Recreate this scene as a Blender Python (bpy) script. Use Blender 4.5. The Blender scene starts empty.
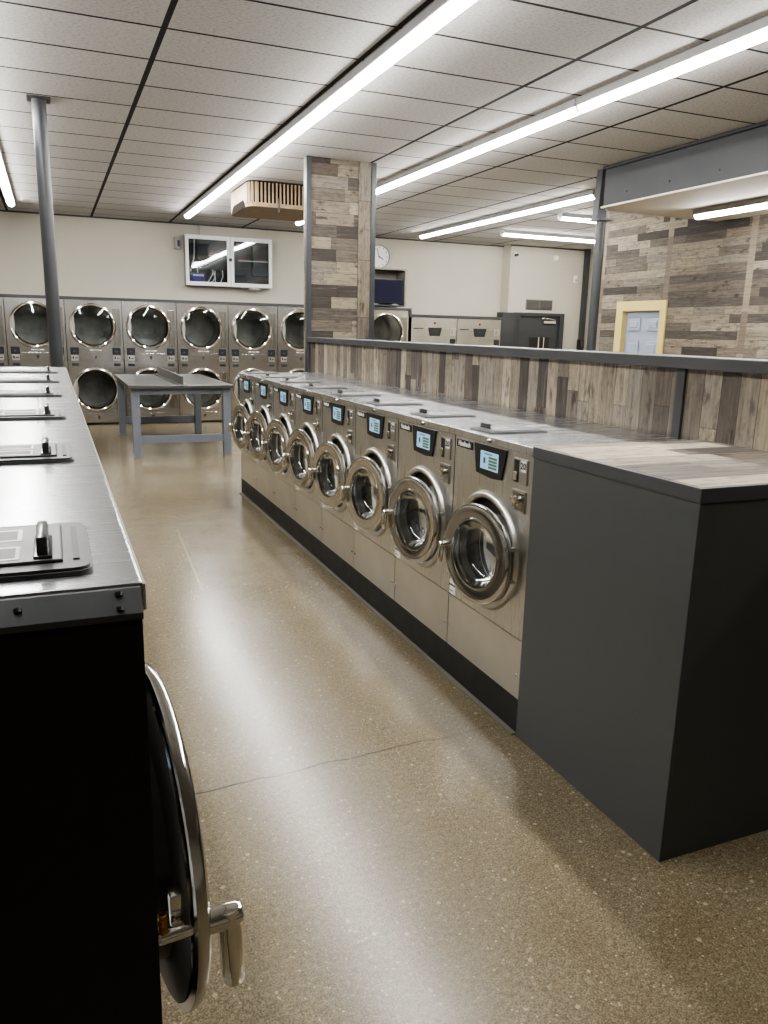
import bpy, bmesh, math, random
from mathutils import Matrix, Vector
random.seed(7)
S = bpy.context.scene
COL = S.collection
PI = math.pi

# ------------------------------------------------------------------ materials
class NT:
    """tiny node-tree helper"""
    def __init__(s, name):
        s.m = bpy.data.materials.new(name); s.m.use_nodes = True
        s.t = s.m.node_tree; s.n = s.t.nodes
        s.bsdf = s.n.get('Principled BSDF'); s.out = s.n.get('Material Output')
    def node(s, typ, **kw):
        n = s.n.new(typ)
        for k, v in kw.items():
            if k.startswith('i_'):
                key = k[2:]
                key = int(key) if key.isdigit() else key.replace('_', ' ')
                s.put(n, key, v)
            else: setattr(n, k, v)
        return n
    def put(s, n, key, v):
        if isinstance(v, bpy.types.NodeSocket): s.t.links.new(v, n.inputs[key])
        else: n.inputs[key].default_value = v
    def math(s, op, a, b=None, c=None, clamp=False):
        n = s.node('ShaderNodeMath', operation=op, use_clamp=clamp)
        s.put(n, 0, a)
        if b is not None: s.put(n, 1, b)
        if c is not None: s.put(n, 2, c)
        return n.outputs[0]
    def xyz(s):
        c = s.node('ShaderNodeTexCoord'); x = s.node('ShaderNodeSeparateXYZ', i_0=c.outputs['Object'])
        return c.outputs['Object'], x.outputs[0], x.outputs[1], x.outputs[2]
    def vec(s, x, y, z=0.0):
        n = s.node('ShaderNodeCombineXYZ'); s.put(n, 0, x); s.put(n, 1, y); s.put(n, 2, z); return n.outputs[0]
    def noise(s, v, scale=5, detail=3, rough=.5):
        n = s.node('ShaderNodeTexNoise'); s.put(n, 'Vector', v); s.put(n, 'Scale', scale); s.put(n, 'Detail', detail); s.put(n, 'Roughness', rough)
        return n.outputs['Fac']
    def white(s, v):
        n = s.node('ShaderNodeTexWhiteNoise', noise_dimensions='3D'); s.put(n, 'Vector', v); return n.outputs['Value']
    def ramp(s, f, stops, const=False):
        n = s.node('ShaderNodeValToRGB'); s.put(n, 0, f); r = n.color_ramp
        if const: r.interpolation = 'CONSTANT'
        while len(r.elements) < len(stops): r.elements.new(.5)
        for e, (p, c) in zip(r.elements, stops):
            e.position = p; e.color = (*c, 1) if len(c) == 3 else c
        return n.outputs[0]
    def mix(s, f, a, b, blend='MIX'):
        n = s.node('ShaderNodeMix', data_type='RGBA', blend_type=blend)
        s.put(n, 0, f)
        for k, v in ((6, a), (7, b)):
            if isinstance(v, tuple) and len(v) == 3: v = (*v, 1)
            s.put(n, k, v)
        return n.outputs[2]
    def rng(s, v, a, b, c, d):
        n = s.node('ShaderNodeMapRange'); s.put(n, 0, v); s.put(n, 1, a); s.put(n, 2, b); s.put(n, 3, c); s.put(n, 4, d); return n.outputs[0]
    def bump(s, h, strength=.2, dist=.01):
        n = s.node('ShaderNodeBump'); s.put(n, 'Height', h); s.put(n, 'Strength', strength); s.put(n, 'Distance', dist); s.t.links.new(n.outputs[0], s.bsdf.inputs['Normal'])
    def set(s, **kw):
        names = dict(color='Base Color', metal='Metallic', rough='Roughness', spec='Specular IOR Level', emit='Emission Color', power='Emission Strength', trans='Transmission Weight', ior='IOR', coat='Coat Weight', coat_rough='Coat Roughness', alpha='Alpha', aniso='Anisotropic')
        for k, v in kw.items():
            if isinstance(v, tuple) and len(v) == 3: v = (*v, 1)
            s.put(s.bsdf, names[k], v)
        return s

def srgb(r, g, b):
    return tuple(((c / 255) / 12.92 if c / 255 <= .04045 else ((c / 255 + .055) / 1.055) ** 2.4) for c in (r, g, b))

def plain(name, color, rough=.5, metal=0., vary=.06, scale=9, **kw):
    """paint / plastic with a little procedural unevenness"""
    t = NT(name); co, x, y, z = t.xyz()
    f = t.noise(co, scale, 3)
    lo = tuple(c * (1 - vary) for c in color); hi = tuple(min(1, c * (1 + vary)) for c in color)
    t.set(color=t.ramp(f, [(.3, lo), (.7, hi)]), rough=t.rng(f, .3, .7, max(.02, rough * .9), rough * 1.1), metal=metal, **kw)
    return t.m

def brushed(name, color, rough=.3, axis='z', strength=1., vary=.08, rv=.15):
    t = NT(name); co, x, y, z = t.xyz()
    mp = t.node('ShaderNodeMapping'); t.put(mp, 'Vector', co)
    mp.inputs['Scale'].default_value = {'z': (90, 90, 1.2), 'x': (1.2, 90, 90), 'y': (90, 1.2, 90)}[axis]
    f = t.noise(mp.outputs[0], 3, 3, .6); g = t.noise(co, 3.2, 2)
    lo = tuple(c * (1 - vary) for c in color); hi = tuple(min(1, c * (1 + vary)) for c in color)
    t.set(color=t.ramp(g, [(.3, lo), (.7, hi)]), metal=1., rough=t.rng(f, .3, .7, rough * (1 - rv), rough * (1 + rv)))
    if strength: t.bump(f, .05 * strength, .002)
    return t.m

def emit(name, color, power, spec=.5):
    t = NT(name); t.set(spec=spec, color=(.02, .02, .02), emit=color, power=power, rough=.4); return t.m

def planks(name, u_axis, v_axis, width=.15, length=.9, seed=0., seam=None, gain=1.0, rough=.45):
    """reclaimed-board laminate: boards run along u, stacked along v"""
    t = NT(name); co, x, y, z = t.xyz(); ax = {'x': x, 'y': y, 'z': z}
    u, v = ax[u_axis], ax[v_axis]
    row = t.math('FLOOR', t.math('DIVIDE', t.math('ADD', v, seed), width))
    r0 = t.white(t.vec(row, seed + 3.3, 1.7)); r1 = t.white(t.vec(row, seed + 9.1, 4.2))
    L = t.math('MULTIPLY_ADD', r1, length * .7, length * .55)
    uu = t.math('DIVIDE', t.math('MULTIPLY_ADD', r0, 7.0, t.math('ADD', u, 50.)), L)
    colm = t.math('FLOOR', uu)
    rnd = t.white(t.vec(row, colm, seed + .5)); rnd2 = t.white(t.vec(colm, row, seed + 7.5))
    base = t.ramp(rnd, [(0, srgb(80, 73, 67)), (.12, srgb(102, 93, 84)), (.3, srgb(146, 132, 112)), (.45, srgb(122, 111, 98)), (.6, srgb(166, 151, 126)), (.76, srgb(150, 139, 123)), (.88, srgb(180, 166, 142)), (.96, srgb(108, 96, 84))], True)
    gv = t.vec(t.math('MULTIPLY_ADD', rnd2, 31., t.math('MULTIPLY', u, 1.6)), t.math('MULTIPLY', v, 26.), t.math('MULTIPLY', rnd, 13.))
    gr = t.noise(gv, 2.2, 6, .66)
    kn = t.noise(t.vec(t.math('MULTIPLY_ADD', rnd, 17., t.math('MULTIPLY', u, 4.)), t.math('MULTIPLY', v, 9.), rnd2), 1.6, 3)
    gf = t.noise(t.vec(t.math('MULTIPLY_ADD', rnd, 23., t.math('MULTIPLY', u, 7.)), t.math('MULTIPLY', v, 120.), rnd2), 2., 4, .7)
    blot = t.noise(t.vec(t.math('MULTIPLY_ADD', rnd2, 9., t.math('MULTIPLY', u, 5.)), t.math('MULTIPLY', v, 12.), rnd), 2.4, 5, .7)
    c = t.mix(t.rng(gr, .45, .7, .0, .5), base, (.05, .042, .036), 'MIX')
    c = t.mix(t.rng(blot, .5, .68, 0, .55), c, (.06, .05, .043))
    c = t.mix(t.rng(kn, .62, .72, 0, .75), c, (.035, .028, .022))
    c = t.mix(t.rng(gf, .4, .66, 0, .3), c, (.06, .05, .042))
    c = t.mix(t.rng(gr, .28, .42, .3, 0), c, srgb(176, 164, 148))
    fv = t.math('FRACT', t.math('DIVIDE', t.math('ADD', v, seed), width)); fu = t.math('FRACT', uu)
    ev = t.math('MINIMUM', fv, t.math('SUBTRACT', 1., fv)); eu = t.math('MULTIPLY', t.math('MINIMUM', fu, t.math('SUBTRACT', 1., fu)), length / width)
    gap = t.rng(t.math('MINIMUM', ev, eu), .008, .03, .6, 0)
    c = t.mix(gap, c, (.03, .026, .022))
    if seam:   # panel joints every `seam[0]` along u, at offset seam[1], covered by a light batten board
        fs = t.math('MULTIPLY', t.math('ABSOLUTE', t.math('SUBTRACT', t.math('FRACT', t.math('ADD', t.math('DIVIDE', t.math('SUBTRACT', u, seam[1]), seam[0]), 100.5)), .5)), seam[0])
        mk = t.math('LESS_THAN', fs, .045)
        bseg = t.white(t.vec(t.math('FLOOR', t.math('DIVIDE', v, .45)), t.math('FLOOR', t.math('DIVIDE', u, .6)), 2.))
        bc = t.ramp(bseg, [(0, srgb(158, 142, 120)), (.5, srgb(136, 122, 104)), (.8, srgb(166, 150, 126))], True)
        bc = t.mix(t.rng(gr, .4, .7, 0, .45), bc, (.08, .066, .055))
        c = t.mix(mk, c, bc)
    hs = t.node('ShaderNodeHueSaturation'); hs.inputs['Saturation'].default_value = .82; t.put(hs, 'Color', c); c = hs.outputs[0]
    if gain != 1: c = t.mix(1., c, (gain, gain, gain), 'MULTIPLY')
    t.set(color=c, rough=t.rng(gr, .3, .7, rough * .85, rough * 1.2), spec=.5 if rough < .6 else .2)
    t.bump(gr, .12, .003)
    return t.m

def floor_mat():
    t = NT('polished_concrete'); co, x, y, z = t.xyz()
    big = t.noise(co, .55, 4, .6); mid = t.noise(co, 5, 5, .65); fine = t.noise(co, 60, 5, .75)
    c = t.ramp(big, [(.3, srgb(102, 93, 74)), (.5, srgb(121, 111, 90)), (.72, srgb(135, 125, 105))])
    c = t.mix(t.rng(mid, .35, .7, 0, .55), c, srgb(104, 90, 66))
    c = t.mix(t.rng(fine, .44, .66, 0, .7), c, srgb(70, 62, 49))
    c = t.mix(t.rng(fine, .26, .4, .45, 0), c, srgb(168, 156, 130))
    def stones(scale, thr, lo, hi):
        vo = t.node('ShaderNodeTexVoronoi'); t.put(vo, 'Vector', co); t.put(vo, 'Scale', scale); t.put(vo, 'Randomness', 1.)
        pick = t.white(vo.outputs['Color']); shape = t.math('LESS_THAN', vo.outputs['Distance'], t.math('MULTIPLY', pick, .42))
        return t.math('MULTIPLY', shape, t.math('LESS_THAN', t.white(vo.outputs['Position']), thr)), pick
    salt = t.noise(co, 190, 3, .8)
    c = t.mix(t.rng(salt, .48, .62, 0, .75), c, srgb(64, 57, 47)); c = t.mix(t.rng(salt, .34, .46, .5, 0), c, srgb(160, 148, 122))
    m1, p1 = stones(62, .34, 0, 0)
    c = t.mix(t.math('MULTIPLY', m1, .7), c, t.ramp(p1, [(0, srgb(66, 58, 50)), (.35, srgb(96, 86, 72)), (.6, srgb(128, 116, 96)), (.95, srgb(160, 148, 122))], True))
    m2, p2 = stones(130, .4, 0, 0)
    c = t.mix(t.math('MULTIPLY', m2, .65), c, t.ramp(p2, [(0, srgb(62, 56, 48)), (.45, srgb(100, 88, 70)), (.93, srgb(176, 163, 138))], True))
    # hairline crack across the aisle and a faint saw joint along it
    w = t.noise(t.vec(t.math('MULTIPLY', x, 5.), 2.2, 0), 1.2, 5)
    cy = t.math('ADD', t.math('MULTIPLY_ADD', x, .055, 2.35), t.math('MULTIPLY', t.math('SUBTRACT', w, .5), .05))
    d = t.math('ABSOLUTE', t.math('SUBTRACT', y, cy))
    ck = t.math('MULTIPLY', t.rng(d, .002, .0055, 1., 0), t.rng(x, .8, 1.4, 1., .25))
    c = t.mix(ck, c, (.02, .016, .012))
    jl = t.math('MULTIPLY', t.math('LESS_THAN', t.math('ABSOLUTE', t.math('SUBTRACT', x, t.math('MULTIPLY_ADD', y, .045, .525))), .008), t.math('LESS_THAN', t.math('ABSOLUTE', t.math('SUBTRACT', y, 5.2)), .75))
    c = t.mix(t.math('MULTIPLY', jl, .16), c, srgb(190, 172, 135))
    t.set(color=c, rough=t.math('ADD', t.rng(big, .3, .7, .17, .24), t.rng(fine, .3, .7, -.01, .05)), spec=.45)
    t.bump(t.noise(co, 9, 3), .045, .012)
    return t.m

def ceiling_mat(gx, gy):
    t = NT('ceiling_tiles'); co, x, y, z = t.xyz()
    fx = t.math('FRACT', t.math('ADD', t.math('DIVIDE', t.math('SUBTRACT', x, gx), 1.22), 40.)); fy = t.math('FRACT', t.math('ADD', t.math('DIVIDE', t.math('SUBTRACT', y, gy), .61), 40.))
    ex = t.math('MULTIPLY', t.math('MINIMUM', fx, t.math('SUBTRACT', 1., fx)), 1.22); ey = t.math('MULTIPLY', t.math('MINIMUM', fy, t.math('SUBTRACT', 1., fy)), .61)
    line = t.math('MAXIMUM', t.math('LESS_THAN', ex, .018), t.math('LESS_THAN', ey, .0125))
    fis = t.noise(t.vec(t.math('MULTIPLY', x, 24.), t.math('MULTIPLY', y, 46.), 0), 1.6, 4, .7)
    tile = t.white(t.vec(t.math('FLOOR', t.math('ADD', t.math('DIVIDE', t.math('SUBTRACT', x, gx), 1.22), 40.)), t.math('FLOOR', t.math('ADD', t.math('DIVIDE', t.math('SUBTRACT', y, gy), .61), 40.)), 3.))
    c = t.ramp(tile, [(0, srgb(186, 184, 182)), (1, srgb(198, 196, 194))])
    c = t.mix(t.rng(fis, .48, .62, 0, .5), c, srgb(128, 124, 120))
    c = t.mix(line, c, (.022, .02, .019))
    t.set(color=c, rough=.85, spec=.2)
    t.bump(t.math('SUBTRACT', t.math('MULTIPLY', fis, -.4), t.math('MULTIPLY', line, .2)), .22, .01)
    return t.m

def glass_mat(name, tint, clear):
    """thin pane: mostly see-through with a clean reflection"""
    t = NT(name)
    tr = t.node('ShaderNodeBsdfTransparent'); tr.inputs[0].default_value = (*tint, 1)
    gl = t.node('ShaderNodeBsdfGlossy'); gl.inputs['Roughness'].default_value = .04; gl.inputs[0].default_value = (.9, .92, .92, 1)
    lw = t.node('ShaderNodeLayerWeight'); lw.inputs['Blend'].default_value = .25
    co, x, y, z = t.xyz(); n = t.noise(co, 4, 2)
    f = t.math('MULTIPLY_ADD', lw.outputs['Fresnel'], .8, t.math('MULTIPLY_ADD', n, .04, 1 - clear), clamp=True)
    mx = t.node('ShaderNodeMixShader'); t.put(mx, 0, f); t.t.links.new(tr.outputs[0], mx.inputs[1]); t.t.links.new(gl.outputs[0], mx.inputs[2])
    t.t.links.new(mx.outputs[0], t.out.inputs[0]); return t.m

GX, GY = .727, 5.195
M = dict(
    floor=floor_mat(), ceiling=ceiling_mat(GX, GY),
    wall=plain('warm_grey_wall_paint', srgb(180, 175, 162), .75, vary=.02, scale=2),
    soffit=plain('white_soffit_paint', srgb(206, 200, 190), .7, vary=.03),
    trim=plain('charcoal_trim', srgb(52, 53, 55), .45),
    counter=plain('charcoal_counter_paint', srgb(72, 74, 74), .42, vary=.05, scale=14),
    edge=plain('charcoal_edge_band', srgb(70, 71, 73), .35),
    post=plain('slate_steel_paint', srgb(50, 52, 55), .38, vary=.08),
    beam=plain('slate_beam_paint', srgb(37, 40, 43), .55, vary=.1, scale=5),
    black=plain('black_panel', (.006, .006, .0065), .42),
    dark=plain('black_plastic', (.012, .012, .013), .35),
    bandgrey=plain('dark_grey_lip', srgb(78, 80, 82), .38, vary=.03, scale=30),
    plinth=plain('black_plinth', (.009, .009, .009), .55, vary=.35, scale=12),
    grout=plain('grey_caulk', srgb(96, 92, 84), .7),
    steel=brushed('brushed_steel_front', (.66, .655, .64), .3, 'z'),
    steel_side=brushed('steel_lower_panel', (.66, .65, .625), .33, 'z'),
    steel_top=brushed('brushed_steel_top', (.38, .39, .405), .27, 'x', 0, .03, .03),
    dsteel=brushed('dryer_steel', (.57, .56, .54), .22, 'x', .12, .1),
    darksteel=brushed('dark_plate_steel', (.34, .33, .3), .25, 'z', .5),  # dark steel for small fittings; on dryer doors it imitates a reflection
    chrome=plain('polished_chrome', (.8, .78, .74), .1, 1.),
    ring=plain('door_ring_steel', (.57, .56, .54), .13, 1., vary=.03),
    bezel=plain('satin_bezel_steel', (.56, .545, .51), .32, 1.),
    drum=plain('drum_steel', (.86, .87, .88), .4, .25, vary=.15, scale=14),
    drum_dark=plain('dark_drum_steel', (.34, .36, .35), .45, .6, vary=.5, scale=3),  # dark mottled steel of the dryer drums
    gasket=plain('rubber_gasket', (.014, .014, .016), .4),
    liner=plain('door_liner_grey', srgb(84, 82, 78), .4),
    glass=glass_mat('clear_door_glass', (.86, .88, .9), .94),
    smoke=glass_mat('smoked_dryer_glass', (.64, .65, .64), .93),
    lid=plain('grey_dispenser_frame', srgb(70, 71, 73), .5, 0.),
    lidplate=plain('dispenser_plate', srgb(78, 79, 81), .45, .2),
    knob=plain('dark_grey_knob', srgb(62, 62, 64), .25),
    white=plain('white_sticker', srgb(226, 224, 218), .5, vary=.02),
    ink=plain('black_ink', (.015, .015, .016), .5),
    ledgrey=plain('fixture_housing', srgb(150, 150, 150), .5),
    lens=emit('led_lens', (1., .985, .95), 95.),
    screen=emit('screen_blue_white', srgb(160, 208, 234), 1.0),
    scr_green=emit('screen_green', srgb(104, 134, 92), .55),
    scr_blue=emit('screen_icon_blue', srgb(52, 88, 138), .6),
    tv=emit('tv_blue_screen', (.001, .001, .03), 1., 0.),
    brass=plain('brass_spring', (.55, .3, .1), .3, 1.),
    heater=plain('aged_beige_enamel', srgb(134, 114, 90), .6, vary=.2, scale=8),
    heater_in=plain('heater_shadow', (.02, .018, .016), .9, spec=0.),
    yellow=plain('cream_yellow_frame', srgb(192, 174, 112), .5, vary=.03),
    paledoor=plain('pale_grey_door', srgb(138, 147, 162), .5, vary=.02),
    greydoor=plain('dark_grey_door', srgb(54, 55, 58), .45),
    table=brushed('table_laminate_grey', (.2, .2, .2), .34, 'y'),
    tlegs=plain('blue_grey_leg_paint', srgb(104, 109, 118), .5),
    winframe=plain('white_frame_paint', srgb(214, 216, 218), .4, vary=.02),
    purple=plain('violet_box', srgb(70, 62, 140), .4),
    red=plain('red_mark', srgb(176, 52, 40), .5),
    redbadge=plain('dull_red_badge', srgb(120, 48, 44), .5),
    boxdark=plain('black_electronics_box', srgb(34, 38, 40), .35),
    vent=plain('grey_vent', srgb(120, 116, 108), .6),
    alcove=plain('grey_alcove_paint', srgb(128, 124, 114), .7, vary=.03),
    pl_part=planks('partition_boards', 'z', 'y', .088, .7, 31.0, gain=.92, rough=.7),
    pl_wall=planks('feature_wall_boards', 'y', 'z', .092, .8, 2.0, seam=(1.26, 7.927 - .02), gain=.56, rough=.75),
    pl_pillar=planks('pillar_boards', 'x', 'z', .118, .6, 5.0, gain=.68, rough=.7),
    pl_pillar_side=planks('pillar_side_boards', 'y', 'z', .118, .6, 5.0, gain=.8),
    pl_top=planks('counter_top_boards', 'x', 'y', .12, .8, 9.0, gain=.85, rough=.75),
    pl_strip=planks('pillar_edge_board', 'z', 'x', .3, .9, 1.0, gain=.66, rough=.7),
)

# ------------------------------------------------------------------ mesh helpers
class MB:
    def __init__(s): s.bm = bmesh.new()
    def box(s, x0, x1, y0, y1, z0, z1, bev=0, skip=()):
        b = bmesh.new()
        v = [b.verts.new(p) for p in [(x0, y0, z0), (x1, y0, z0), (x1, y1, z0), (x0, y1, z0), (x0, y0, z1), (x1, y0, z1), (x1, y1, z1), (x0, y1, z1)]]
        F = {'-z': (0, 3, 2, 1), '+z': (4, 5, 6, 7), '-y': (0, 1, 5, 4), '+x': (1, 2, 6, 5), '+y': (2, 3, 7, 6), '-x': (3, 0, 4, 7)}
        for k, f in F.items():
            if k not in skip: b.faces.new([v[i] for i in f])
        if bev: bmesh.ops.bevel(b, geom=b.edges[:], offset=bev, segments=2, affect='EDGES', profile=.6)
        s.join(b); return s
    def join(s, b, mat=None):
        if mat: b.transform(mat)
        me = bpy.data.meshes.new('tmp'); b.to_mesh(me); b.free(); s.bm.from_mesh(me); bpy.data.meshes.remove(me)
    def lathe(s, prof, n=48, axis='x', c=(0, 0, 0), arc=(0, 2 * PI)):
        """prof: (radius, along-axis) pairs"""
        b = s.bm; full = abs(arc[1] - arc[0] - 2 * PI) < 1e-6
        cnt = n if full else n + 1
        rings = []
        for r, a in prof:
            if r < 1e-6:
                p = {'x': (a, 0, 0), 'y': (0, a, 0), 'z': (0, 0, a)}[axis]
                rings.append([b.verts.new((c[0] + p[0], c[1] + p[1], c[2] + p[2]))]); continue
            ring = []
            for i in range(cnt):
                t = arc[0] + (arc[1] - arc[0]) * i / n; q, w = r * math.cos(t), r * math.sin(t)
                p = {'x': (a, q, w), 'y': (q, a, w), 'z': (q, w, a)}[axis]
                ring.append(b.verts.new((c[0] + p[0], c[1] + p[1], c[2] + p[2])))
            rings.append(ring)
        for A, B in zip(rings, rings[1:]):
            for i in range(n):
                j = (i + 1) % cnt
                a = [A[i % len(A)], A[j % len(A)], B[j % len(B)], B[i % len(B)]]
                u = []
                for q in a:
                    if q not in u: u.append(q)
                if len(u) > 2:
                    try: b.faces.new(u)
                    except ValueError: pass
        return s
    def tube(s, pts, r, n=10, cap=True):
        P = [Vector(p) for p in pts]; R = r if isinstance(r, (list, tuple)) else [r] * len(P)
        b = s.bm; rings = []; ref = None
        for i, p in enumerate(P):
            d = (P[min(i + 1, len(P) - 1)] - P[max(i - 1, 0)]).normalized()
            if ref is None: ref = Vector((0, 0, 1)) if abs(d.z) < .9 else Vector((1, 0, 0))
            u = (ref - d * ref.dot(d)).normalized(); w = d.cross(u); ref = u
            rings.append([b.verts.new(p + (u * math.cos(2 * PI * k / n) + w * math.sin(2 * PI * k / n)) * R[i]) for k in range(n)])
        for A, B in zip(rings, rings[1:]):
            for k in range(n): b.faces.new((A[k], A[(k + 1) % n], B[(k + 1) % n], B[k]))
        if cap:
            b.faces.new(rings[0][::-1]); b.faces.new(rings[-1])
        return s
    def prism(s, poly, d0, d1, plane='yz'):
        """extrude a 2-D polygon along the third axis"""
        f = {'yz': lambda a, b, d: (d, a, b), 'xz': lambda a, b, d: (a, d, b), 'xy': lambda a, b, d: (a, b, d)}[plane]
        b = s.bm; A = [b.verts.new(f(*p, d0)) for p in poly]; B = [b.verts.new(f(*p, d1)) for p in poly]
        b.faces.new(A); b.faces.new(B[::-1]); n = len(poly)
        for i in range(n): b.faces.new((A[i], B[i], B[(i + 1) % n], A[(i + 1) % n]))
        return s
    def holed(s, a0, a1, b0, b1, ca, cb, R, d, plane='yz', n=64, thick=.02):
        """a sheet with a round hole and the hole's short inner lip"""
        f = {'yz': lambda a, b, d: (d, a, b), 'xz': lambda a, b, d: (a, d, b)}[plane]
        ang = [2 * PI * i / n for i in range(n)] + [math.atan2(q - cb, p - ca) % (2 * PI) for p in (a0, a1) for q in (b0, b1)]
        ang = sorted(set(ang)); O, I, J = [], [], []
        for t in ang:
            c, w = math.cos(t), math.sin(t)
            k = min(((a1 - ca) / c if c > 1e-9 else (a0 - ca) / c if c < -1e-9 else 1e9), ((b1 - cb) / w if w > 1e-9 else (b0 - cb) / w if w < -1e-9 else 1e9))
            O.append(s.bm.verts.new(f(ca + c * k, cb + w * k, d))); I.append(s.bm.verts.new(f(ca + c * R, cb + w * R, d))); J.append(s.bm.verts.new(f(ca + c * R, cb + w * R, d + thick)))
        m = len(ang)
        for i in range(m):
            j = (i + 1) % m
            s.bm.faces.new((O[i], O[j], I[j], I[i])); s.bm.faces.new((I[i], I[j], J[j], J[i]))
        return s
    def text(s, body, size, mat, bold=0.):
        cu = bpy.data.curves.new('lettering_curve', 'FONT'); cu.body = body; cu.size = size; cu.align_x = 'CENTER'; cu.align_y = 'CENTER'; cu.offset = bold; cu.extrude = .0006; cu.resolution_u = 2
        o = bpy.data.objects.new('lettering_tmp', cu); COL.objects.link(o); bpy.context.view_layer.update()
        me = bpy.data.meshes.new_from_object(o.evaluated_get(bpy.context.evaluated_depsgraph_get()))
        me.transform(mat); s.bm.from_mesh(me); bpy.data.objects.remove(o); bpy.data.curves.remove(cu); bpy.data.meshes.remove(me); return s
    def xf(s, m): s.bm.transform(m); return s
    def build(s, name, mat, parent=None, smooth=None):
        bmesh.ops.recalc_face_normals(s.bm, faces=s.bm.faces[:])
        me = bpy.data.meshes.new(name); s.bm.to_mesh(me); s.bm.free(); me.materials.append(M[mat] if isinstance(mat, str) else mat)
        if smooth is not None:
            for p in me.polygons: p.use_smooth = True
            me.set_sharp_from_angle(angle=math.radians(smooth))
        o = bpy.data.objects.new(name, me); COL.objects.link(o)
        if parent: o.parent = parent
        return o

def tag(o, label, cat, group=None):
    o['label'] = label; o['category'] = cat
    if group: o['group'] = group
    return o
def root(name, label, cat, loc=(0, 0, 0), rz=0, group=None):
    o = bpy.data.objects.new(name, None); o.empty_display_size = .1; COL.objects.link(o); o.location = loc; o.rotation_euler = (0, 0, rz)
    return tag(o, label, cat, group)
def dup(o, loc=None, rz=None, label=None, parent=None):
    c = o.copy(); COL.objects.link(c)
    if parent: c.parent = parent
    if loc is not None: c.location = loc
    if rz is not None: c.rotation_euler = (0, 0, rz)
    if label: c['label'] = label
    for ch in list(o.children): dup(ch, parent=c)
    return c
def struct(name, mb, mat, smooth=None, parent=None):
    o = mb.build(name, mat, parent, smooth)
    if not parent: o['kind'] = 'structure'
    return o

# text matrices: lettering read by someone looking at a face
def face_mx(p):  # on a plane facing -x (viewer's left is +y)
    return Matrix(((0, 0, -1, p[0]), (-1, 0, 0, p[1]), (0, 1, 0, p[2]), (0, 0, 0, 1)))
def face_my(p):  # on a plane facing -y (viewer's left is -x)
    return Matrix(((1, 0, 0, p[0]), (0, 0, -1, p[1]), (0, 1, 0, p[2]), (0, 0, 0, 1)))

# ------------------------------------------------------------------ the room
HC = 3.193
struct('floor', MB().box(-4.6, 11, -5.2, 15.2, -.1, 0), 'floor')
struct('ceiling', MB().box(-4.6, 11, -5.2, 15.2, HC, HC + .1), 'ceiling')
struct('wall_back', MB().box(-4.6, 8.36, 14.1, 14.3, 0, HC), 'wall')
struct('wall_back_right', MB().box(8.34, 10.3, 13.8, 14.3, 0, HC), 'wall')
struct('wall_left', MB().box(-4.6, -4.4, -5.2, 14.3, 0, HC), 'wall')
struct('wall_front', MB().box(-4.6, 11, -5.2, -5.0, 0, HC), 'wall')
struct('wall_right', MB().box(10.16, 10.36, 9.25, 14.3, 0, HC), 'wall')
struct('wall_right_return', MB().box(7.12, 10.3, 9.13, 9.25, 0, HC), 'wall')
# board-clad feature wall with the yellow-framed door opening
DY0, DY1, DZ = 7.92, 8.68, 1.86
w = MB().box(7.0, 7.12, DY1, 9.2, 0, HC).box(7.0, 7.12, -5.0, DY0, 0, HC).box(7.0, 7.12, DY0, DY1, DZ, HC)
struct('wall_feature', w, 'pl_wall')
struct('trim_1', MB().box(6.985, 7.125, 9.2, 9.25, 0, HC), 'pl_strip')
struct('trim_2', MB().box(-4.4, 8.34, 14.07, 14.1, HC - .022, HC - .001), 'trim')
struct('trim_3', MB().box(8.33, 10.16, 13.77, 13.8, HC - .022, HC - .001), 'trim')
# lower ceiling of the side bay
struct('ceiling_soffit', MB().box(5.44, 7.0, -5.0, 7.2, 2.79, HC), 'soffit')

# pale six-panel door with a cream-yellow frame
d = MB().box(7.05, 7.09, DY0, DY1, 0, DZ)
dr = struct('door_2', d, 'paledoor')
fr = MB().box(6.975, 7.06, DY0 - .07, DY0 + .03, 0, DZ + .095, .006).box(6.975, 7.06, DY1 - .03, DY1 + .1, 0, DZ + .095, .006).box(6.975, 7.06, DY0 + .03, DY1 - .03, DZ - .03, DZ + .095, .006)
fr.build('door_frame', 'yellow', dr)
for (za, zb) in ((1.58, 1.74), (.84, 1.46), (.2, .72)):
    for (ya, yb) in ((8.0, 8.22), (8.36, 8.58)):
        p = MB().box(7.03, 7.052, ya, yb, za, zb, .012).box(7.02, 7.04, ya + .04, yb - .04, za + .04, zb - .04, .008)
        p.build('door_panel', 'paledoor', dr)
k = MB().lathe([(0, -.07), (.025, -.065), (.03, -.05), (.022, -.03), (.012, -.02), (.012, 0)], 16, 'x', (7.05, 7.98, .95)); k.build('door_knob', 'chrome', dr, 40)

# dark door in the far wall
g = struct('door_1', MB().box(8.58, 9.5, 13.74, 13.8, 0, 1.87), 'greydoor')
MB().box(8.46, 8.58, 13.68, 13.81, 0, 1.93, .004).box(9.5, 9.6, 13.68, 13.81, 0, 1.93, .004).box(8.58, 9.5, 13.68, 13.81, 1.87, 1.93, .004).build('door_frame', 'trim', g)
MB().box(8.84, 9.3, 13.725, 13.745, .95, 1.46, .006).build('window_pane', 'dark', g)
MB().box(9.02, 9.05, 13.7, 13.725, .9, 1.46, .006).box(9.14, 9.17, 13.7, 13.725, .9, 1.46, .006).build('pull_handle', 'chrome', g)
MB().box(9.12, 9.4, 13.68, 13.74, 1.73, 1.785, .008).tube([(9.38, 13.68, 1.8), (9.2, 13.6, 1.82), (9.1, 13.7, 1.83)], .01).build('door_closer', 'chrome', g)
struct('trim_4', MB().box(8.12, 8.46, 13.62, 13.84, 0, 1.92, .006), 'trim')
struct('trim_5', MB().box(9.98, 10.06, 13.6, 13.7, 0, HC, .004), 'post')

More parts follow.
